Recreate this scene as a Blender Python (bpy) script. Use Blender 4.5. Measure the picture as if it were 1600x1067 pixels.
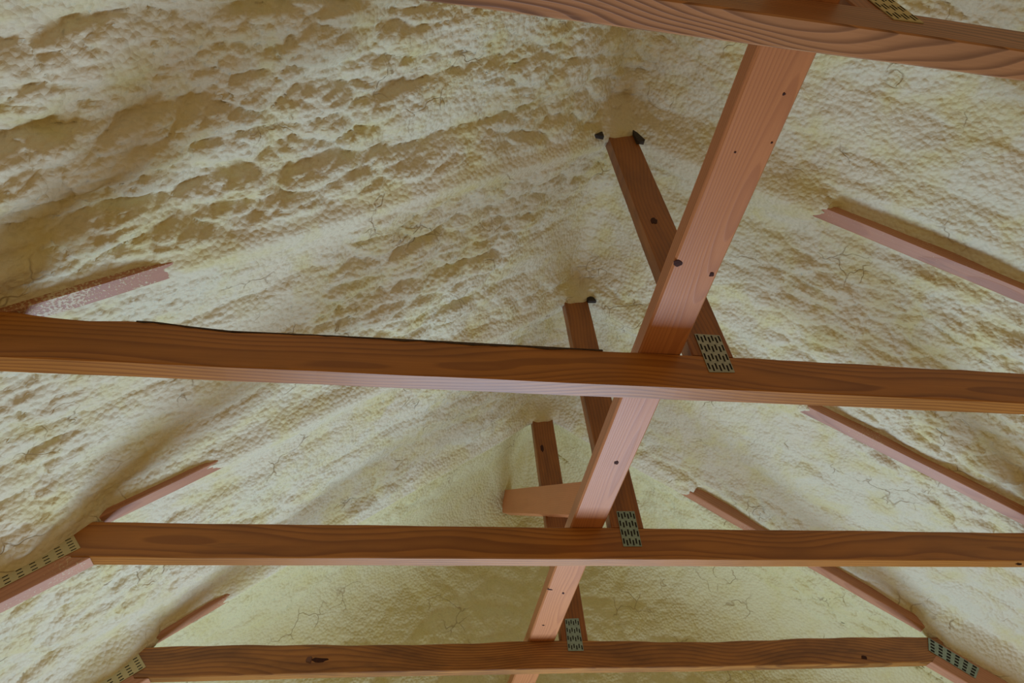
import bpy, bmesh, math, random
import numpy as np
from mathutils import Vector, Matrix

for o in list(bpy.data.objects): bpy.data.objects.remove(o)
C = bpy.context.scene.collection
random.seed(4)

# ------------------------------------------------------------------ camera
F_PX = 1075.54
RIGHT = Vector((0.98513368, -0.15175987, -0.08050207))
DOWN = Vector((0.05506505, 0.7228383, -0.68881974))
FWD = Vector((0.16272517, 0.67414667, 0.72044902))
cd = bpy.data.cameras.new('camera'); cam = bpy.data.objects.new('camera', cd); C.objects.link(cam)
cam.matrix_world = Matrix(((RIGHT.x, -DOWN.x, -FWD.x, 0), (RIGHT.y, -DOWN.y, -FWD.y, 0), (RIGHT.z, -DOWN.z, -FWD.z, 0), (0, 0, 0, 1)))
cd.sensor_width = 36; cd.lens = F_PX / 1600 * 36; cd.clip_start = .02
bpy.context.scene.camera = cam

# ------------------------------------------------------------------ light
vs = bpy.context.scene.view_settings
vs.view_transform = 'Standard'; vs.look = 'None'; vs.gamma = 1; vs.use_curve_mapping = False
vs.exposure = -0.13
W = bpy.data.worlds.new('world'); bpy.context.scene.world = W; W.use_nodes = True
W.node_tree.nodes['Background'].inputs[0].default_value = (1.0, .69, .32, 1)
W.node_tree.nodes['Background'].inputs[1].default_value = .33
def area(name, loc, direction, sx, sy, power, col):
    l = bpy.data.lights.new(name, 'AREA'); l.shape = 'RECTANGLE'; l.size = sx; l.size_y = sy; l.energy = power; l.color = col
    o = bpy.data.objects.new(name, l); C.objects.link(o); o.location = loc
    o.rotation_euler = Vector(direction).to_track_quat('-Z', 'Y').to_euler()
    return o
# daylight of the gable window, low at the far end
area('window_daylight', (.55, 2.66, -.75), (-.05, -1, .55), 1.7, .9, 76, (.49, .715, 1.0))

# ------------------------------------------------------------------ helpers
def ray(px, py):
    return RIGHT * ((px - 800) / F_PX) + DOWN * ((py - 533.5) / F_PX) + FWD
def at(px, py, Y):                                     # where the sight line meets the vertical plane y = Y
    d = ray(px, py); return d * (Y / d.y)

def new_mat(name):
    m = bpy.data.materials.new(name); m.use_nodes = True
    nt = m.node_tree; b = nt.nodes['Principled BSDF']; return m, nt, b
def node(nt, t, **k):
    n = nt.nodes.new(t)
    for a, v in k.items():
        if a in n.inputs.keys() if hasattr(n.inputs, 'keys') else False: n.inputs[a].default_value = v
        else: setattr(n, a, v)
    return n
def math_(nt, op, a, b=None, c=None):
    n = nt.nodes.new('ShaderNodeMath'); n.operation = op
    for i, v in enumerate((a, b, c)):
        if v is None: continue
        if isinstance(v, (int, float)): n.inputs[i].default_value = v
        else: nt.links.new(v, n.inputs[i])
    return n.outputs[0]
def noise_(nt, vec, scale, detail=2, rough=.5, dist=0):
    n = nt.nodes.new('ShaderNodeTexNoise'); n.inputs['Scale'].default_value = scale
    n.inputs['Detail'].default_value = detail; n.inputs['Roughness'].default_value = rough; n.inputs['Distortion'].default_value = dist
    nt.links.new(vec, n.inputs['Vector']); return n.outputs['Fac']
def ramp_(nt, fac, stops):
    n = nt.nodes.new('ShaderNodeValToRGB'); e = n.color_ramp.elements
    while len(e) < len(stops): e.new(.5)
    for i, (p, c) in enumerate(stops): e[i].position = p; e[i].color = (*c, 1) if len(c) == 3 else c
    nt.links.new(fac, n.inputs[0]); return n.outputs[0]
def mix_(nt, fac, a, b, mode='MIX'):
    n = nt.nodes.new('ShaderNodeMix'); n.data_type = 'RGBA'; n.blend_type = mode
    if isinstance(fac, (int, float)): n.inputs[0].default_value = fac
    else: nt.links.new(fac, n.inputs[0])
    for i, v in ((6, a), (7, b)):
        if isinstance(v, tuple): n.inputs[i].default_value = (*v, 1)
        else: nt.links.new(v, n.inputs[i])
    return n.outputs[2]

def wood(name, light, dark, ring=.0075, contrast=.75, pith=(.02, -.07), blotch=.35, spray=0.0, wear=0.3, drift=.05, ydrift=.03):
    """sawn softwood: growth rings round a pith outside the board, fibre along local x"""
    m, nt, b = new_mat(name)
    tc = nt.nodes.new('ShaderNodeTexCoord'); oi = nt.nodes.new('ShaderNodeObjectInfo')
    mp = nt.nodes.new('ShaderNodeVectorMath'); mp.operation = 'ADD'
    cmb = nt.nodes.new('ShaderNodeCombineXYZ'); rnd = oi.outputs['Random']
    nt.links.new(math_(nt, 'MULTIPLY', rnd, 37.0), cmb.inputs[0])
    nt.links.new(tc.outputs['Object'], mp.inputs[0]); nt.links.new(cmb.outputs[0], mp.inputs[1])
    st = nt.nodes.new('ShaderNodeMapping'); st.inputs['Scale'].default_value = (1.1, 7, 7); nt.links.new(mp.outputs[0], st.inputs[0])
    sep = nt.nodes.new('ShaderNodeSeparateXYZ'); nt.links.new(tc.outputs['Object'], sep.inputs[0])
    n1 = noise_(nt, st.outputs[0], 1.6, 2, .45)
    st2 = nt.nodes.new('ShaderNodeMapping'); st2.inputs['Scale'].default_value = (1.0, 2, 2); st2.inputs['Location'].default_value = (5, 3, 1)
    nt.links.new(mp.outputs[0], st2.inputs[0]); n2 = noise_(nt, st2.outputs[0], 1.5, 1, .4)
    yy = math_(nt, 'ADD', math_(nt, 'SUBTRACT', sep.outputs[1], pith[0]), math_(nt, 'MULTIPLY', math_(nt, 'SUBTRACT', n1, .5), ydrift))
    zz = math_(nt, 'ADD', math_(nt, 'SUBTRACT', sep.outputs[2], pith[1]), math_(nt, 'MULTIPLY', math_(nt, 'SUBTRACT', n2, .5), drift * 2.4))
    r = math_(nt, 'SQRT', math_(nt, 'ADD', math_(nt, 'MULTIPLY', yy, yy), math_(nt, 'MULTIPLY', zz, zz)))
    ph = math_(nt, 'FRACT', math_(nt, 'DIVIDE', r, ring))
    fs = nt.nodes.new('ShaderNodeMapping'); fs.inputs['Scale'].default_value = (3, 160, 160); nt.links.new(mp.outputs[0], fs.inputs[0])
    fib = noise_(nt, fs.outputs[0], 1.5, 3, .6)
    late = ramp_(nt, ph, [(0, (0, 0, 0)), (.45, (.15, .15, .15)), (.82, (1, 1, 1)), (.93, (.9, .9, .9)), (1, (0, 0, 0))])
    f = math_(nt, 'MULTIPLY', math_(nt, 'MULTIPLY', late, contrast), math_(nt, 'ADD', .55, math_(nt, 'MULTIPLY', n1, .9)))
    col = mix_(nt, f, light, dark)
    mid = tuple((a * .45 + d * .55) for a, d in zip(light, dark))
    col = mix_(nt, math_(nt, 'MULTIPLY', math_(nt, 'SUBTRACT', fib, .35), 1.1), col, mid)
    bs = nt.nodes.new('ShaderNodeMapping'); bs.inputs['Scale'].default_value = (2.2, 9, 9); bs.inputs['Location'].default_value = (9, 0, 4); nt.links.new(mp.outputs[0], bs.inputs[0])
    bl = noise_(nt, bs.outputs[0], 1.7, 4, .6)
    blf = ramp_(nt, bl, [(.42, (0, 0, 0)), (.72, (1, 1, 1))])
    col = mix_(nt, math_(nt, 'MULTIPLY', blf, blotch), col, tuple(c * .45 for c in dark))
    if wear:                                            # weathered dark smears along the fibre
        ws = nt.nodes.new('ShaderNodeMapping'); ws.inputs['Scale'].default_value = (3.0, 40, 40); ws.inputs['Location'].default_value = (2, 8, 4); nt.links.new(mp.outputs[0], ws.inputs[0])
        w = ramp_(nt, noise_(nt, ws.outputs[0], 1.2, 5, .65), [(.62, (0, 0, 0)), (.74, (1, 1, 1))])
        col = mix_(nt, math_(nt, 'MULTIPLY', w, wear), col, (.05, .028, .016))
    # overspray specks of foam
    sp = noise_(nt, mp.outputs[0], 190, 2, .6)
    sr = noise_(nt, mp.outputs[0], 6, 2, .5)
    thr = ramp_(nt, math_(nt, 'ADD', sp, math_(nt, 'MULTIPLY', math_(nt, 'SUBTRACT', sr, .5), .25 + spray)), [(.80 - spray * .32, (0, 0, 0)), (.84 - spray * .22, (1, 1, 1))])
    col = mix_(nt, math_(nt, 'MULTIPLY', thr, .55 + spray * .4), col, (.62, .50, .30))
    nt.links.new(col, b.inputs['Base Color'])
    b.inputs['Roughness'].default_value = .45
    b.inputs['Specular IOR Level'].default_value = .5
    bp = nt.nodes.new('ShaderNodeBump'); bp.inputs['Strength'].default_value = .25; bp.inputs['Distance'].default_value = .0008
    nt.links.new(math_(nt, 'ADD', math_(nt, 'MULTIPLY', late, .6), math_(nt, 'ADD', fib, math_(nt, 'MULTIPLY', thr, 1.5))), bp.inputs['Height']); nt.links.new(bp.outputs[0], b.inputs['Normal'])
    return m

M_tie = wood('wood_tie', (.47, .18, .030), (.20, .058, .007), ring=.0078, contrast=.7, pith=(-.05, .04), blotch=.30)
M_tie_pale = wood('wood_tie_pale', (.47, .21, .085), (.18, .07, .028), ring=.0095, contrast=1.0, pith=(-.01, -.06), blotch=.3, drift=.12, ydrift=.13)
M_knotty = wood('wood_tie_knotty', (.46, .185, .034), (.17, .05, .009), ring=.010, contrast=.7, pith=(-.01, -.035), blotch=.7, wear=.75, drift=.10)
M_post = wood('wood_post', (.36, .12, .016), (.16, .040, .005), ring=.010, contrast=.5, blotch=.55)
M_run = wood('wood_runner', (.54, .205, .070), (.29, .085, .028), ring=.0048, contrast=.45, pith=(.012, -.045), blotch=.10, wear=0.05, drift=.03)
M_raf = wood('wood_rafter', (.52, .23, .11), (.32, .11, .05), ring=.009, contrast=.4, blotch=.25, spray=.42)
M_raf2 = wood('wood_rafter_sprayed', (.44, .185, .085), (.28, .10, .05), ring=.009, contrast=.4, blotch=.2, spray=.85)
M_brace = wood('wood_brace', (.66, .25, .095), (.50, .17, .06), ring=.007, contrast=.35, blotch=.15, wear=.05)
M_deck = wood('wood_deck', (.42, .28, .15), (.3, .18, .09), ring=.01, contrast=.5)
M_rub = wood('knot_wood', (.20, .07, .028), (.05, .02, .012), ring=.002, contrast=.8, blotch=.5, wear=.5)

def flat_mat(name, col, rough=.5, metal=0.0, var=.0, varcol=(0, 0, 0), scale=40):
    m, nt, b = new_mat(name)
    tc = nt.nodes.new('ShaderNodeTexCoord')
    f = ramp_(nt, noise_(nt, tc.outputs['Object'], scale, 3, .6), [(.4, (0, 0, 0)), (.62, (1, 1, 1))])
    nt.links.new(mix_(nt, math_(nt, 'MULTIPLY', f, var), col, varcol), b.inputs['Base Color'])
    b.inputs['Roughness'].default_value = rough; b.inputs['Metallic'].default_value = metal
    return m
M_zinc = flat_mat('galvanised_steel', (.42, .42, .36), .5, .35, .5, (.27, .28, .23), 90)
M_zinc_s = flat_mat('galvanised_steel_sprayed', (.50, .44, .25), .8, 0, .6, (.56, .45, .24), 60)
M_zinc_b = flat_mat('galvanised_steel_green', (.30, .38, .33), .5, .3, .5, (.20, .24, .21), 60)
M_zinc_d = flat_mat('galvanised_steel_shaded', (.045, .032, .022), .9, 0, .7, (.015, .010, .008), 120)
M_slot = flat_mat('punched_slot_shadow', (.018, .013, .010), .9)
M_knot = flat_mat('knot_resin', (.06, .014, .006), .95, 0, .6, (.015, .006, .005), 200)
M_cut = flat_mat('gap_pitch', (.02, .012, .010), .9)

def foam_mat(name, c1, c2, c3, yellow):
    m, nt, b = new_mat(name)
    tc = nt.nodes.new('ShaderNodeTexCoord'); v = tc.outputs['Object']
    a = noise_(nt, v, 2.3, 4, .6); c = noise_(nt, v, 9, 3, .6, .3)
    col = mix_(nt, ramp_(nt, a, [(.38, (0, 0, 0)), (.62, (1, 1, 1))]), c1, c2)
    col = mix_(nt, math_(nt, 'MULTIPLY', ramp_(nt, c, [(.45, (0, 0, 0)), (.68, (1, 1, 1))]), yellow), col, c3)
    vo = nt.nodes.new('ShaderNodeTexVoronoi'); vo.feature = 'DISTANCE_TO_EDGE'; vo.inputs['Scale'].default_value = 9
    wv = nt.nodes.new('ShaderNodeVectorMath'); wv.operation = 'ADD'
    nv = nt.nodes.new('ShaderNodeTexNoise'); nv.inputs['Scale'].default_value = 14; nt.links.new(v, nv.inputs['Vector'])
    sc = nt.nodes.new('ShaderNodeVectorMath'); sc.operation = 'SCALE'; sc.inputs[3].default_value = .09
    nt.links.new(nv.outputs['Color'], sc.inputs[0]); nt.links.new(v, wv.inputs[0]); nt.links.new(sc.outputs[0], wv.inputs[1]); nt.links.new(wv.outputs[0], vo.inputs['Vector'])
    crack = ramp_(nt, vo.outputs['Distance'], [(.0, (1, 1, 1)), (.022, (0, 0, 0))])
    sel = ramp_(nt, noise_(nt, v, 5.5, 2, .5), [(.57, (0, 0, 0)), (.66, (1, 1, 1))])
    cf = math_(nt, 'MULTIPLY', math_(nt, 'MULTIPLY', crack, sel), .55)
    col = mix_(nt, cf, col, (.26, .14, .04))
    nt.links.new(col, b.inputs['Base Color'])
    b.inputs['Roughness'].default_value = .62; b.inputs['Specular IOR Level'].default_value = .3
    # fine bubbly skin
    v2 = nt.nodes.new('ShaderNodeTexVoronoi'); v2.feature = 'F1'; v2.inputs['Scale'].default_value = 85
    nt.links.new(v, v2.inputs['Vector'])
    fi = noise_(nt, v, 130, 3, .6)
    h = math_(nt, 'SUBTRACT', math_(nt, 'MULTIPLY', fi, .45), math_(nt, 'MULTIPLY', v2.outputs['Distance'], 1.3))
    h = math_(nt, 'SUBTRACT', h, math_(nt, 'MULTIPLY', cf, 1.2))
    bp = nt.nodes.new('ShaderNodeBump'); bp.inputs['Strength'].default_value = .8; bp.inputs['Distance'].default_value = .0035
    nt.links.new(h, bp.inputs['Height']); nt.links.new(bp.outputs[0], b.inputs['Normal'])
    return m
M_foam = foam_mat('spray_foam', (.70, .605, .42), (.69, .625, .44), (.67, .565, .24), .7)
M_foam_far = foam_mat('spray_foam_gable', (.70, .63, .36), (.68, .60, .32), (.65, .55, .22), .6)

# ------------------------------------------------------------------ shared dimensions (metres, camera eye at the origin)
XC = .6245; T = .038; D = .0898; ZC = .8519; SL = .75
YT = {1: .228, 2: .8916, 3: 1.5352, 4: 2.1984}
TILT = {1: .0019, 2: .0019, 3: -.0002, 4: -.0018}
OFF = {1: -.004, 2: .0001, 3: .0047, 4: -.0069}
XP = .580; WP = .089
def apex(side, i): return {(-1, 1): 1.925, (-1, 2): 1.925, (-1, 3): 1.928, (-1, 4): 1.930, (1, 1): 1.96, (1, 2): 1.965, (1, 3): 1.948, (1, 4): 1.944}[(side, i)]

# ------------------------------------------------------------------ numpy noise
def hsh(ix, iy, s):
    with np.errstate(over='ignore'):
        n = (ix.astype(np.int64) * 374761393 + iy.astype(np.int64) * 668265263 + s * 1442695041) & 0xffffffff
        n = ((n ^ (n >> 13)) * 1274126177) & 0xffffffff
        n = (n ^ (n >> 16)) & 0xffffffff
        n = (n * 2246822519) & 0xffffffff
        n = n ^ (n >> 15)
    return (n & 0xffffff) / float(0xffffff)
def vn(x, y, s):
    ix = np.floor(x); iy = np.floor(y); fx = x - ix; fy = y - iy
    fx = fx * fx * (3 - 2 * fx); fy = fy * fy * (3 - 2 * fy)
    a = hsh(ix, iy, s); b = hsh(ix + 1, iy, s); c = hsh(ix, iy + 1, s); d = hsh(ix + 1, iy + 1, s)
    return (a + (b - a) * fx) * (1 - fy) + (c + (d - c) * fx) * fy
def fbm(x, y, s, o=3):
    r = 0; a = .5; t = 0
    for k in range(o): r = r + a * vn(x * 2 ** k, y * 2 ** k, s + k * 17); t += a; a *= .5
    return r / t
def cells(x, y, s):
    """puffy cell relief 0..1: domes that meet in creases"""
    ix = np.floor(x); iy = np.floor(y); f1 = np.full(x.shape, 9.0); f2 = np.full(x.shape, 9.0)
    for dx in (-1, 0, 1):
        for dy in (-1, 0, 1):
            jx = ix + dx; jy = iy + dy
            px = jx + .5 + (hsh(jx, jy, s) - .5) * .9; py = jy + .5 + (hsh(jx, jy, s + 5) - .5) * .9
            q = np.sqrt((x - px) ** 2 + (y - py) ** 2) - .25 * hsh(jx, jy, s + 9)
            f2 = np.minimum(f2, np.maximum(f1, q)); f1 = np.minimum(f1, q)
    e = np.clip((f2 - f1) / .75, 0, 1)
    return .75 * (1 - (1 - e) ** 2) + .25 * (1 - np.clip(f1 + .25, 0, 1) ** 2)
def sst(a, b, x):
    t = np.clip((x - a) / (b - a), 0, 1); return t * t * (3 - 2 * t)

def expose(side, i, x):
    """how bare of foam the rafter's lower edge is at x (0 covered .. 1 bare)"""
    iv = {(-1, 1): [(-2, -.35, .1)], (-1, 2): [(-2, -.46, .09)], (-1, 3): [(-.665, -.46, .07)], (-1, 4): [(-.665, -.50, .07)],
          (1, 1): [(1.5, 4, .1)], (1, 2): [(1.16, 4, .08)], (1, 3): [(1.36, 4, .08)], (1, 4): [(1.2, 1.93, .12)]}[(side, i)]
    e = np.zeros_like(x)
    for a, b, w in iv:
        wa, wb = (w, .02) if side == 1 else ((.012, w) if a < 0 else (w, w))
        e = np.maximum(e, sst(a - wa, a + wa, x) * (1 - sst(b - wb, b + wb, x)))
    return e

def foam_z(x, y):
    """underside of the sprayed foam"""
    u = np.abs(x - XC); side_r = sst(-.06, .06, x - XC)
    ap = 1.928 + .026 * side_r
    z0 = ap - SL * np.sqrt(u * u + .09 ** 2) + .038 * np.exp(-(u / .12) ** 2)
    # distance to rafters
    dr = np.full(x.shape, 9.0); sg = np.zeros(x.shape); cov = np.zeros(x.shape)
    for i in (1, 2, 3, 4):
        yc = YT[i] + T / 2
        dd = y - yc
        near = np.abs(dd) < np.abs(dr)
        e = expose(-1, i, x) * (1 - side_r) + expose(1, i, x) * side_r
        dr = np.where(near, dd, dr); cov = np.where(near, e, cov)
        a = apex(-1, i) * (1 - side_r) + apex(1, i) * side_r
        wgt = np.exp(-(dd / .16) ** 2); z0 = z0 + (a - ap) * wgt
    ad = np.abs(dr)
    cov = np.where((cov > .02) & (cov < .98), sst(.15, .85, cov + .55 * (fbm(x * 30, y * 70, 95) - .5)), cov)
    far = sst(2.2, 2.5, y)
    wx = x + .05 * (fbm(x * 5, y * 5, 3) - .5); wy = y + .05 * (fbm(x * 5, y * 5, 4) - .5)
    wobble = .07 * (fbm(x * 2.2, y * 1.5, 11, 2) - .5) + .03 * (fbm(x * 9, y * 6, 12, 2) - .5)
    # bay hollow
    hollow = (.028 + .022 * fbm(x * 2.5, y * 2.5, 8, 2)) * sst(.02, .11, ad + wobble * .35)
    hollow *= 1 - .25 * far
    # spraying passes parallel to the rafters: rounded rolls
    ph = (y + wobble * 1.1) / .155 + sst(.4, .8, x) * .3
    fr = ph - np.floor(ph)
    roll = np.sin(np.pi * fr ** .75) ** .8
    rid = np.floor(ph)
    rollamp = (.010 + .026 * vn(x * 3.1 + rid * 7.7, rid * 3.3, 21)) * sst(.025, .10, ad)
    rollamp *= (1 - .45 * side_r) * (1 - .55 * far) * (.75 + .6 * (1 - sst(-.1, .3, x)) * (1 - sst(.8, 1.05, y))) * sst(0, .25, u) 
    rolls = roll * rollamp
    # medium-scale swellings elongated down the slope
    lob = cells(wx * 8 + wy * 3, wy * 15 - wx * 2, 31)
    lob2 = cells(wx * 21 + wy * 7, wy * 32 - wx * 5, 32)
    sm = cells(wx * 52, wy * 66, 33)
    sm2 = cells(wx * 95 + 3, wy * 120, 34)
    coarse = sst(.42, .60, fbm(x * 2.1 + 9, y * 2.6, 41, 2) + .24 * (1 - sst(-.25, .10, x)) * (1 - sst(.78, .95, y)) - .12 * sst(-.2, .1, x) * (1 - sst(.55, .65, x)) * (1 - sst(.7, .9, y)) - .03 * sst(.5, .7, x))
    lowtex = sst(.46, .62, fbm(x * 1.7 + 4, y * 2.4 + 2, 44, 2))
    near_r = sst(.012, .05, ad)
    tex = near_r * (1 - .45 * lowtex * (1 - coarse))
    bumps = tex * (coarse * (.023 * lob + .0095 * lob2) + (1 - coarse) * (.006 * lob + .0060 * lob2) + (.0078 - .0030 * coarse) * sm * (1 - .5 * far) + .0022 * sm2 * (1 - .6 * coarse))
    bumps += .040 * (fbm(wx * 5.5, wy * 7.5, 57, 3) - .5) * sst(.03, .10, ad) * (1 - .3 * far)
    bumps += .008 * (fbm(x * 13, y * 13, 51, 3) - .5) * (.3 + near_r)
    bumps += (1 - near_r) * (.0030 * cells(wx * 52, wy * 66, 33))
    # seam where two passes overlap, running across the bay
    seamx = -.27 + .03 * (fbm(y * 6, y * 0 + 3, 61, 2) - .5) + .05 * (y - .48)
    seam = np.exp(-((x - seamx) / .018) ** 2) * (1 - sst(.80, .88, y))
    # over rafters
    r_in = 1 - sst(.016, .034, ad)
    skin = -(.006 + .012 * (1 - sst(0, .8, u))) * (1 - cov)
    bare = (.012 + .026 * side_r) * cov * (1 - sst(.035, .09, ad)) * (.7 + .6 * vn(x * 9, y * 3, 71))
    d = hollow - rolls - bumps + seam * .010 + .026
    d = d * sst(.0, .06, ad) + skin * (1 - sst(.0, .075, ad)) + bare
    # ridge: smoother, a crease with lobes
    d += .010 * np.exp(-(u / .05) ** 2) * near_r * (1 - far) * (vn(y * 9, y * 0, 77))
    # collars of foam round the post heads
    for i in (2, 3, 4):
        d -= .030 * np.exp(-((x - XC) / .045) ** 4) * np.exp(-((y - (YT[i] - .004)) / .020) ** 4)
    # foam sagging over the joint plates at the eaves side
    for i in (3, 4):
        yc = YT[i] + .01
        d -= (.034 + .014 * (vn(x * 14, y * 6, 91) - .5)) * (1 - sst(-.76, -.66, x)) * np.exp(-np.abs((y - yc) / .075) ** 3)
    d -= .030 * sst(1.93, 2.0, x) * np.exp(-np.abs((y - YT[4] - .01) / .07) ** 3)
    # gable corner fillet
    z = z0 + d * 1.15
    g = sst(2.52, 2.86, y); z = z - .30 * g ** 2.2
    return z

def grid_axis(segs):
    out = []
    for a, b, st in segs:
        n = max(1, round((b - a) / st)); out += list(np.linspace(a, b, n, endpoint=False))
    out.append(segs[-1][1]); return np.array(out)

def grid_mesh(name, V, nx, ny, mat, flip=False):
    """V: (ny, nx, 3)"""
    me = bpy.data.meshes.new(name)
    idx = np.arange(nx * ny).reshape(ny, nx)
    q = np.stack([idx[:-1, :-1], idx[:-1, 1:], idx[1:, 1:], idx[1:, :-1]], -1).reshape(-1, 4)
    if not flip: q = q[:, ::-1]
    me.vertices.add(nx * ny); me.vertices.foreach_set('co', V.astype(np.float32).ravel())
    me.loops.add(q.size); me.loops.foreach_set('vertex_index', q.astype(np.int32).ravel())
    me.polygons.add(len(q)); me.polygons.foreach_set('loop_start', np.arange(0, q.size, 4, dtype=np.int32))
    me.polygons.foreach_set('loop_total', np.full(len(q), 4, dtype=np.int32))
    me.polygons.foreach_set('use_smooth', np.ones(len(q), dtype=bool))
    me.materials.append(mat); me.update(calc_edges=True)
    return me

# ------------------------------------------------------------------ the setting: ceiling and gable
def prism_mesh(name, rings, mat):
    """closed mesh through equal rings of points"""
    bm = bmesh.new(); R = [[bm.verts.new(p) for p in r] for r in rings]; n = len(R[0])
    for a, b in zip(R[:-1], R[1:]):
        for k in range(n): bm.faces.new((a[k], a[(k + 1) % n], b[(k + 1) % n], b[k]))
    bm.faces.new(R[0][::-1]); bm.faces.new(R[-1])
    bmesh.ops.recalc_face_normals(bm, faces=bm.faces)
    me = bpy.data.meshes.new(name); bm.to_mesh(me); bm.free(); me.materials.append(mat); return me

YB, YE = -.45, 2.88
def sheathing():
    up = .20
    pts = [(-1.75, 2.1), (XC, XC), (3.0, 2.1)]
    def pz(x): return 1.935 - SL * abs(x - XC) + up
    rings = []
    for y in (YB, YE + .12):
        rings.append([(-1.78, y, pz(-1.78)), (XC, y, pz(XC)), (3.03, y, pz(3.03)), (3.03, y, pz(3.03) + .018), (XC, y, pz(XC) + .02), (-1.78, y, pz(-1.78) + .018)])
    return prism_mesh('ceiling', rings, M_deck)
ceiling = bpy.data.objects.new('ceiling', sheathing()); C.objects.link(ceiling)
ceiling['kind'] = 'structure'

ys_all = [(YB, .18, .03), (.18, YT[1] + T / 2, .0045), (YT[1] + T / 2, YT[2] + T / 2, .0042), (YT[2] + T / 2, YT[3] + T / 2, .0045), (YT[3] + T / 2, YT[4] + T / 2, .006), (YT[4] + T / 2, YE, .0075)]
bays = [ys_all[0:2], ys_all[2:3], ys_all[3:4], ys_all[4:5], ys_all[5:6]]
xl = [[(-1.75, -.9, .02), (-.9, XC, .0042)], [(-1.75, -.95, .02), (-.95, XC, .0042)], [(-1.75, -1.05, .02), (-1.05, XC, .005)], [(-1.75, -1.3, .015), (-1.3, XC, .0065)], [(-1.75, XC, .008)]]
xr = [[(XC, 1.9, .0045), (1.9, 3.0, .03)], [(XC, 2.0, .0042), (2.0, 3.0, .02)], [(XC, 2.2, .0048), (2.2, 3.0, .02)], [(XC, 2.5, .0062), (2.5, 3.0, .02)], [(XC, 3.0, .008)]]
if True:
    for k in range(5):
        for xs in (xl[k], xr[k]):
            X, Y = np.meshgrid(grid_axis(xs), grid_axis(bays[k]))
            V = np.stack([X, Y, foam_z(X, Y)], -1)
            me = grid_mesh('foam_bay', V, X.shape[1], X.shape[0], M_foam if k < 4 else M_foam_far)
            o = bpy.data.objects.new('foam_bay', me); C.objects.link(o); o.parent = ceiling

# gable wall at the far end, foam over studs, with a window opening low down
def gable():
    X, Z = np.meshgrid(grid_axis([(-1.75, -.9, .02), (-.9, 2.4, .0085), (2.4, 3.0, .03)]), grid_axis([(.05, .45, .03), (.45, 2.0, .0085)]))
    top = 1.99 - SL * np.abs(X - XC)
    yy = 2.79 + .05 * (fbm(X * 2, Z * 2, 81, 2) - .5)
    wx = X + .08 * (fbm(X * 4, Z * 4, 82) - .5); wz = Z + .08 * (fbm(X * 4, Z * 4, 83) - .5)
    yy = yy - .30 * np.exp(-np.maximum(top - Z, 0) / .10)
    yy = yy - .012 * cells(wx * 5, wz * 6, 84) - .005 * cells(wx * 17, wz * 19, 85) - .0015 * cells(wx * 60, wz * 60, 86)
    s = X - XC
    Zc = np.minimum(Z, top + .01)
    V = np.stack([X, yy, Zc], -1)
    me = grid_mesh('foam_skin', V, X.shape[1], X.shape[0], M_foam_far, flip=True)
    w = bpy.data.objects.new('foam_skin', me); C.objects.link(w)
    return w
def wall_box(name, x0, x1, z0, z1, y0=2.86, y1=2.90):
    return [(x0, y0, z0), (x1, y0, z0), (x1, y0, z1), (x0, y0, z1)], [(x0, y1, z0), (x1, y1, z0), (x1, y1, z1), (x0, y1, z1)]
def gable_sheet():
    bm = bmesh.new()
    def quadbox(a, b):
        A = [bm.verts.new(p) for p in a]; B = [bm.verts.new(p) for p in b]; n = len(A)
        for k in range(n): bm.faces.new((A[k], A[(k + 1) % n], B[(k + 1) % n], B[k]))
        bm.faces.new(A[::-1]); bm.faces.new(B)
    quadbox(*wall_box('', -1.75, -.35, -1.5, .1)); quadbox(*wall_box('', 1.45, 3.0, -1.5, .1))
    quadbox(*wall_box('', -.35, 1.45, -.15, .1)); quadbox(*wall_box('', -.35, 1.45, -1.5, -1.3))
    def pz(x): return 2.06 - SL * abs(x - XC)
    prof = [(-1.75, .1), (3.0, .1), (3.0, pz(3.0)), (XC, pz(XC)), (-1.75, pz(-1.75))]
    quadbox([(x, 2.86, z) for x, z in prof], [(x, 2.90, z) for x, z in prof])
    bmesh.ops.recalc_face_normals(bm, faces=bm.faces)
    me = bpy.data.meshes.new('wall_back'); bm.to_mesh(me); bm.free(); me.materials.append(M_deck); return me
wall = bpy.data.objects.new('wall_back', gable_sheet()); C.objects.link(wall); wall['kind'] = 'structure'
gable().parent = wall

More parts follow.
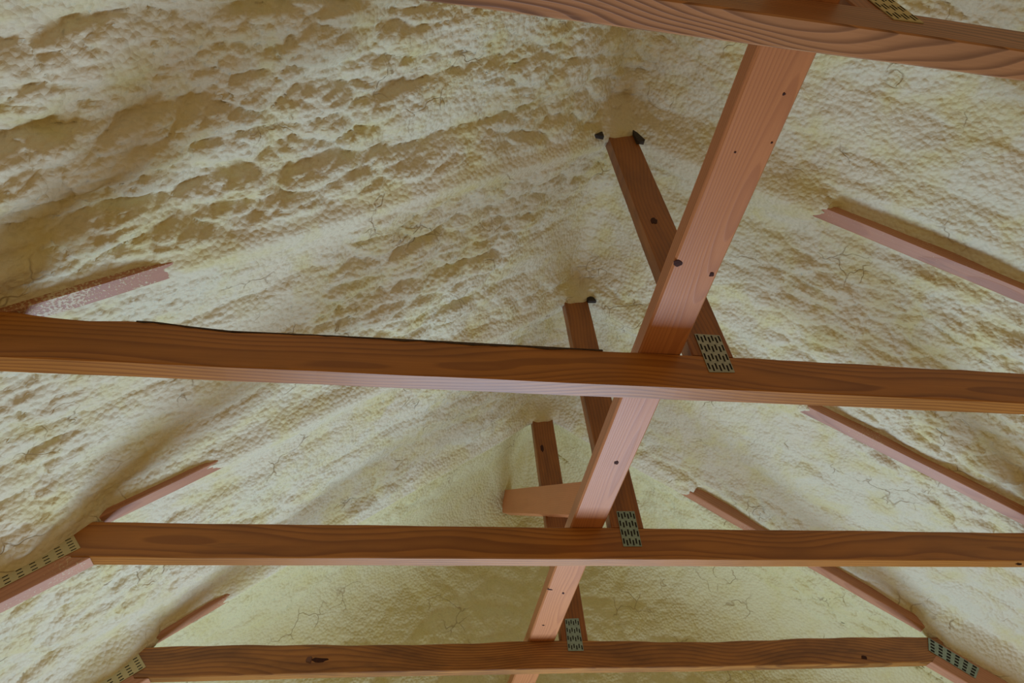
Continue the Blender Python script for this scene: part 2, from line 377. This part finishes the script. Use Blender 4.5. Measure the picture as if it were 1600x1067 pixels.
# ------------------------------------------------------------------ timber members
def link(name, me, parent=None, mw=None):
    o = bpy.data.objects.new(name, me); C.objects.link(o)
    if parent is not None: o.parent = parent
    if mw is not None:
        o.matrix_local = (parent_world(parent).inverted() @ mw) if parent is not None else mw
    return o
def parent_world(p):
    m = p.matrix_basis.copy() if True else None
    return (parent_world(p.parent) @ m) if p.parent else m
def member(name, parent, p0, p1, up, thick, depth, mat, cut0=None, cut1=None, top=None, wob=.0006, ch=.0022, nseg=None, seed=0, zoff=None):
    """a sawn board: local x from p0 to p1 (the lower front edge line), local y = thickness away, local z = depth up.
       cut0 / cut1: slope dx/dz of the end cuts; top(x): extra height of the top edge; zoff(x): lift of the whole board"""
    p0 = Vector(p0); p1 = Vector(p1); ax = (p1 - p0); L = ax.length; ax.normalize()
    z = Vector(up); z = (z - ax * z.dot(ax)).normalized(); y = z.cross(ax).normalized()
    mw = Matrix((( ax.x, y.x, z.x, p0.x), (ax.y, y.y, z.y, p0.y), (ax.z, y.z, z.z, p0.z), (0, 0, 0, 1)))
    n = nseg or max(6, int(L / .03)); rings = []
    rnd = random.Random(seed)
    ph = [rnd.uniform(0, 6.28) for _ in range(6)]
    sec = [(ch, 0), (thick - ch, 0), (thick, ch), (thick, depth - ch), (thick - ch, depth), (ch, depth), (0, depth - ch), (0, ch)]
    for k in range(n + 1):
        x = L * k / n; r = []
        for (yy, zz) in sec:
            dx = 0
            if k == 0 and cut0: dx = cut0 * zz
            if k == n and cut1: dx = cut1 * zz
            w = wob * (math.sin(x * 9 + ph[0]) + .6 * math.sin(x * 23 + ph[1]) + .3 * math.sin(x * 61 + ph[2]))
            w2 = wob * (math.sin(x * 7 + ph[3]) + .6 * math.sin(x * 19 + ph[4]))
            zo = zoff(x) if zoff else 0
            tt = top(x) if (top and zz > depth * .5) else 0
            r.append((x + dx, yy + w2 * .6, zz + w * (1 if zz > depth / 2 else .6) + tt + zo))
        rings.append(r)
    return link(name, prism_mesh(name, rings, mat), parent, mw)

def bilin(c, s, t):
    return (c[0] * (1 - s) + c[1] * s) * (1 - t) + (c[3] * (1 - s) + c[2] * s) * t
def nail_plate(parent, c, cols, rows, mat, sw=.42, sh=.62, thick=.0012, stag=True, seed=1, name='nail_plate'):
    """c: TL, TR, BR, BL corners; punched teeth slots are shallow recesses, their shade coloured in dark"""
    c = [Vector(p) for p in c]; n = (c[1] - c[0]).cross(c[3] - c[0]).normalized()
    if n.y > 0: n = -n                                  # towards the viewer's side of the truss
    bm = bmesh.new(); org = c[3].copy(); rnd = random.Random(seed)
    org = c[3]
    def P(s, t, h): return bm.verts.new(bilin(c, s, t) + n * h - org)
    # plate body with rim
    hf = thick
    o = [P(0, 0, hf), P(1, 0, hf), P(1, 1, hf), P(0, 1, hf)]; ob = [P(0, 0, 0), P(1, 0, 0), P(1, 1, 0), P(0, 1, 0)]
    for k in range(4): bm.faces.new((o[k], o[(k + 1) % 4], ob[(k + 1) % 4], ob[k]))
    bm.faces.new(ob[::-1])
    mg = .02
    for r in range(rows):
        for q in range(cols):
            s0 = q / cols; s1 = (q + 1) / cols; t0 = r / rows; t1 = (r + 1) / rows
            cs = (s0 + s1) / 2; ct = (t0 + t1) / 2 + ((.09 if q % 2 else -.09) / rows if stag else 0)
            a = sw * (s1 - s0) / 2; b = sh * (t1 - t0) / 2
            sk = rnd.uniform(-.15, .15) * a
            O = [P(s0, t0, hf), P(s1, t0, hf), P(s1, t1, hf), P(s0, t1, hf)]
            I = [P(cs - a + sk, ct - b, hf), P(cs + a + sk, ct - b, hf), P(cs + a - sk, ct + b, hf), P(cs - a - sk, ct + b, hf)]
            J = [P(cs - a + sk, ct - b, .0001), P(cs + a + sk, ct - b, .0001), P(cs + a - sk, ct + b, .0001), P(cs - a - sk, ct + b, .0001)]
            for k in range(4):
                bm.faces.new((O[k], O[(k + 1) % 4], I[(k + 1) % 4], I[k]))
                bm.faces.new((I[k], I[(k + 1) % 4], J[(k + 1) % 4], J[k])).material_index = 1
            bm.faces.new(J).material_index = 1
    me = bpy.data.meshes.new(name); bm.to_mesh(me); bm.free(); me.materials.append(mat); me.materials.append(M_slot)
    return link(name, me, parent, Matrix.Translation(org))
def poly_plate(parent, pts, n, thick, mat, name):
    org = Vector(pts[0]); n = Vector(n)
    rings = [[Vector(p) - org for p in pts], [Vector(p) - org + n * thick for p in pts]]
    return link(name, prism_mesh(name, rings, mat), parent, Matrix.Translation(org))

def knot(parent, pos, nrm, along, a, b, mat=None, h=.0006, seed=0, name='knot'):
    """a slightly proud irregular knot set in a board"""
    pos = Vector(pos); nrm = Vector(nrm).normalized(); al = Vector(along); al = (al - nrm * al.dot(nrm)).normalized(); bi = nrm.cross(al)
    rnd = random.Random(seed); bm = bmesh.new(); k = 12; off = [rnd.uniform(.75, 1.2) for _ in range(k)]
    R = []
    for f, hh in ((1, -.0004), (.8, h * .8), (.35, h)):
        R.append([bm.verts.new(al * (.8 * a * f * off[j] * math.cos(j * 6.2832 / k)) + bi * (b * f * off[j] * math.sin(j * 6.2832 / k)) + nrm * hh) for j in range(k)])
    for A, B in zip(R[:-1], R[1:]):
        for j in range(k): bm.faces.new((A[j], A[(j + 1) % k], B[(j + 1) % k], B[j]))
    bm.faces.new(R[-1]); me = bpy.data.meshes.new(name); bm.to_mesh(me); bm.free(); me.materials.append(mat or M_knot)
    return link(name, me, parent, Matrix.Translation(pos))

# ------------------------------------------------------------------ the roof trusses
def tie_z(i, x): return ZC + OFF[i] + TILT[i] * x
XL, XR = -.656, 1.888
LABELS = {
 1: 'nearest roof truss, its tie crossing the upper right corner with pale swirling grain',
 2: 'roof truss whose waney-edged tie crosses mid-picture, with a tall post up to the ridge',
 3: 'third roof truss, with a smooth even tie below the middle of the picture',
 4: 'farthest roof truss, its knotty stained tie along the bottom of the picture',
}
TIEM = {1: M_tie_pale, 2: M_tie, 3: M_tie, 4: M_knotty}
def interp(x, pts):
    return float(np.interp(x, [p[0] for p in pts], [p[1] for p in pts]))
TR = {}
for i in (1, 2, 3, 4):
    Y = YT[i]
    e = bpy.data.objects.new('roof_truss', None); C.objects.link(e); e.location = (XC, Y, ZC)
    e['label'] = LABELS[i]; e['category'] = 'roof truss'; TR[i] = e
    e['group'] = 'timber roof trusses one behind another'
    top = None
    if i == 2:
        top = lambda x: interp(x, [(0, .018), (.05, .010), (.12, .0068), (.19, .010), (.23, .010), (.29, .003), (.36, -.003), (.50, -.001), (.7, 0), (3, 0)]) + .0012 * math.sin(x * 40) * math.sin(x * 13)
    if i == 4:
        top = lambda x: -.0035 + .004 * math.sin(x * 6 + .5) + .0012 * math.sin(x * 31)
    if i == 1:
        top = lambda x: .0
    tie = member('bottom_chord', e, (XL - .115, Y, tie_z(i, XL - .115)), (XR + .115, Y, tie_z(i, XR + .115)), (0, 0, 1), T, D, TIEM[i], cut0=1.30, cut1=-1.30, top=(lambda x, f=top: f(x - .115)) if top else None, seed=i,
                 zoff=(lambda x: .0025 * math.sin(x * 2.2)) if i == 4 else None)
    # king post
    zt = 1.955
    post = member('king_post', e, (XP + WP, Y, tie_z(i, XP) + D + .0005), (XP + WP, Y, zt), (-1, 0, 0), T, WP, M_post, seed=10 + i, wob=.0004)
    # rafters (top chords), 140 mm deep, and sloping lower chords beyond the tie
    for s in (-1, 1):
        a = apex(s, i); x0 = XC; x1 = XC + s * 2.2
        bend = None
        p_out = Vector((x1, Y, a - SL * 2.2)); p_in = Vector((XC + s * .012, Y, a - SL * .012))
        nm = M_raf2 if (s == -1 and i in (2,)) else M_raf
        if s == -1:
            r = member('rafter', e, p_out, p_in, (0, 0, 1), T, .14, nm, seed=20 + i, cut1=.75)
        else:
            r = member('rafter', e, p_in, p_out, (0, 0, 1), T, .14, nm, seed=30 + i, cut0=-.75)
    if i in (3, 4, 2):
        # sloping lower chord, left: starts under the tie's end
        dx = 1.0
        zl = tie_z(i, XL) - .0015
        member('sloping_chord', e, (XL - dx, Y, zl - SL * dx), (XL + .0005, Y, zl), (0, 0, 1), T, .094, M_raf, seed=40 + i, cut1=-1.333)
        xr_ = XR; zr_ = tie_z(i, XR) - .0015
        member('sloping_chord', e, (xr_, Y, zr_), (xr_ + dx, Y, zr_ - SL * dx), (0, 0, 1), T, .094, M_raf, seed=50 + i, cut0=1.333)

# dark bark left along the waney top edge of the second tie
def bark_strip():
    par = [c for c in TR[2].children if c.name.startswith('bottom_chord')][0]
    rings = []; x0 = XL + .20; n = 60
    tops = lambda x: interp(x, [(0, .018), (.05, .010), (.12, .0068), (.19, .010), (.23, .010), (.29, .003), (.36, -.003), (.50, -.001), (.7, 0), (3, 0)])
    rr = random.Random(8); w = .004
    for k in range(n + 1):
        x = x0 + .85 * k / n
        w = max(.0022, min(.013, w + rr.uniform(-.0022, .0022))) * (1 if k < n * .7 else .93)
        zt = tie_z(2, x) + D + tops(x - XL) + .0006
        rings.append([(x - x0, -.0012, -w + zt - ZC), (x - x0, .004, -w + zt - ZC), (x - x0, .004, zt - ZC), (x - x0, -.0012, zt - ZC)])
    link('bark_edge', prism_mesh('bark_edge', rings, M_bark), par, Matrix.Translation((x0, YT[2], ZC)))
M_bark = flat_mat('bark', (.075, .042, .024), .9, 0, .7, (.03, .018, .012), 150)
bark_strip()

def P(i, *pts): return [at(x, y, YT[i] - .0008) for x, y in pts]
# plates at the post feet
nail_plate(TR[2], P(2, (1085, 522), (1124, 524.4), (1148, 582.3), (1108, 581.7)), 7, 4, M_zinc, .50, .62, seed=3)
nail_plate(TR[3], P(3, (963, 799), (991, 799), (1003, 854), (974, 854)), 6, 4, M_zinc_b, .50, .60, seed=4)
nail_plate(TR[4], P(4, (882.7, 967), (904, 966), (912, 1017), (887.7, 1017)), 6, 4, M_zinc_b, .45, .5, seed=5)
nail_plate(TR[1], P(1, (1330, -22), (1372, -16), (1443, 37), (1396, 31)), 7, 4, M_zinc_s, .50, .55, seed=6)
# plates over the sloping joints
def slope_plate(i, corners, cols, rows, mat, seed, sw=.4, sh=.3):
    return nail_plate(TR[i], P(i, *corners), cols, rows, mat, sw, sh, seed=seed, stag=False)
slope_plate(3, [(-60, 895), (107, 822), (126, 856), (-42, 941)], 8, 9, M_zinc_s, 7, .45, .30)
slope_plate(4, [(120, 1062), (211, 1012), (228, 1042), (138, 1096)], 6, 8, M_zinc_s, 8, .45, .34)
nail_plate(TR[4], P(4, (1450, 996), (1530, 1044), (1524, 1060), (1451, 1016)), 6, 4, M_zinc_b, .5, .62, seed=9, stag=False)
# ridge plate ends beside the post heads, coloured near black as shaded hollows
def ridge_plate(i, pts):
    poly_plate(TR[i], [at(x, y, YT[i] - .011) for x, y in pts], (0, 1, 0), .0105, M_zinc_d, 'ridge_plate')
ridge_plate(2, [(920, 195), (937, 194), (944, 213), (928, 210)])
ridge_plate(2, [(988, 202), (996, 207), (1008, 218), (1007, 221), (996, 220)])
ridge_plate(3, [(851, 463.5), (864, 454.5), (878, 454.5), (877, 466)])
ridge_plate(3, [(915, 457), (924, 460), (932, 470), (919, 470)])
ridge_plate(4, [(819, 642), (825, 636), (831, 638), (831, 647)])
ridge_plate(4, [(860, 637), (868, 639), (874, 645), (862, 645)])

# ------------------------------------------------------------------ the runner board lying on the ties
RX = .4686
def run_z(y):
    pts = [(YT[i], tie_z(i, .5) + D + .0006) for i in (1, 2, 3, 4)]
    return interp(y, [(-.4, pts[0][1])] + pts + [(2.8, pts[-1][1])])
y0r, y1r = -.38, 2.77
base = ZC + D
runner = member('runner_board', None, (RX + WP, y0r, base), (RX + WP, y1r, base), (0, 0, 1), WP, T, M_run, zoff=lambda x: run_z(y0r + x) - base, ch=.004, wob=.0003, seed=77)
runner['label'] = 'long pinkish board laid flat over all the truss ties, running away from the viewer'
runner['category'] = 'board'
def at_z(px, py, z):
    d = ray(px, py); return d * (z / d.z)
for k, (px, py, a, b) in enumerate([(1059, 411, .011, .0075), (1112, 429, .007, .005), (1225, 147, .0032, .0028), (1206, 223, .0025, .002), (1149, 238, .0025, .002), (963, 723, .010, .005), (859, 921, .012, .004), (880, 927, .010, .004), (849, 977, .006, .003)]):
    z = run_z(at_z(px, py, base).y)
    knot(runner, at_z(px, py, z - .0003), (0, 0, -1), (.3, 1, 0) if k % 2 else (1, .4, 0), a, b, seed=k)
# knots on the ties and posts
def tie_knot(i, px, py, a, b, mat=None, seed=0, part='bottom_chord', h=.0008, along=(1, 0, 0)):
    par = [c for c in TR[i].children if c.name.startswith(part)][0]
    knot(par, at(px, py, YT[i] - .0008), (0, -1, 0), along, a, b, mat, h, seed)
tie_knot(4, 483, 1031, .012, .012, M_rub, 1, h=.002)
tie_knot(4, 499, 1031, .030, .008, None, 2, h=.0006)
tie_knot(4, 1350, 1027, .016, .007, None, 3)
tie_knot(2, 1022, 345, .02, .008, None, 5, 'king_post', along=(.3, 0, 1))
tie_knot(4, 847, 700, .008, .02, None, 6, 'king_post')
tie_knot(3, 1592, 881, .014, .004, None, 8)

# ------------------------------------------------------------------ the short brace
def atd(px, py, Y): return at(px, py, Y)
ya, yb = 1.60, 2.70
q = [atd(950, 748, ya), atd(950, 806, ya), atd(785, 801, yb), atd(785, 766, yb)]
nrm = (q[1] - q[0]).cross(q[3] - q[0]).normalized()
if nrm.dot(ray(880, 780)) < 0: nrm = -nrm
org = q[1]
ax = (q[2] - q[1]).normalized()
zl = (q[0] - q[1]); zl = (zl - ax * zl.dot(ax)).normalized(); yl = zl.cross(ax).normalized()
mw = Matrix(((ax.x, yl.x, zl.x, org.x), (ax.y, yl.y, zl.y, org.y), (ax.z, yl.z, zl.z, org.z), (0, 0, 0, 1)))
inv = mw.inverted(); rings = []
for k in range(13):
    t = k / 12; lo = q[1].lerp(q[2], t); hi = q[0].lerp(q[3], t)
    rings.append([inv @ lo, inv @ hi, inv @ (hi + nrm * T), inv @ (lo + nrm * T)])
brace = link('brace_board', prism_mesh('brace_board', rings, M_brace), None, mw)
brace['label'] = 'short salmon brace board crossing a post, one end buried in foam'
brace['category'] = 'board'
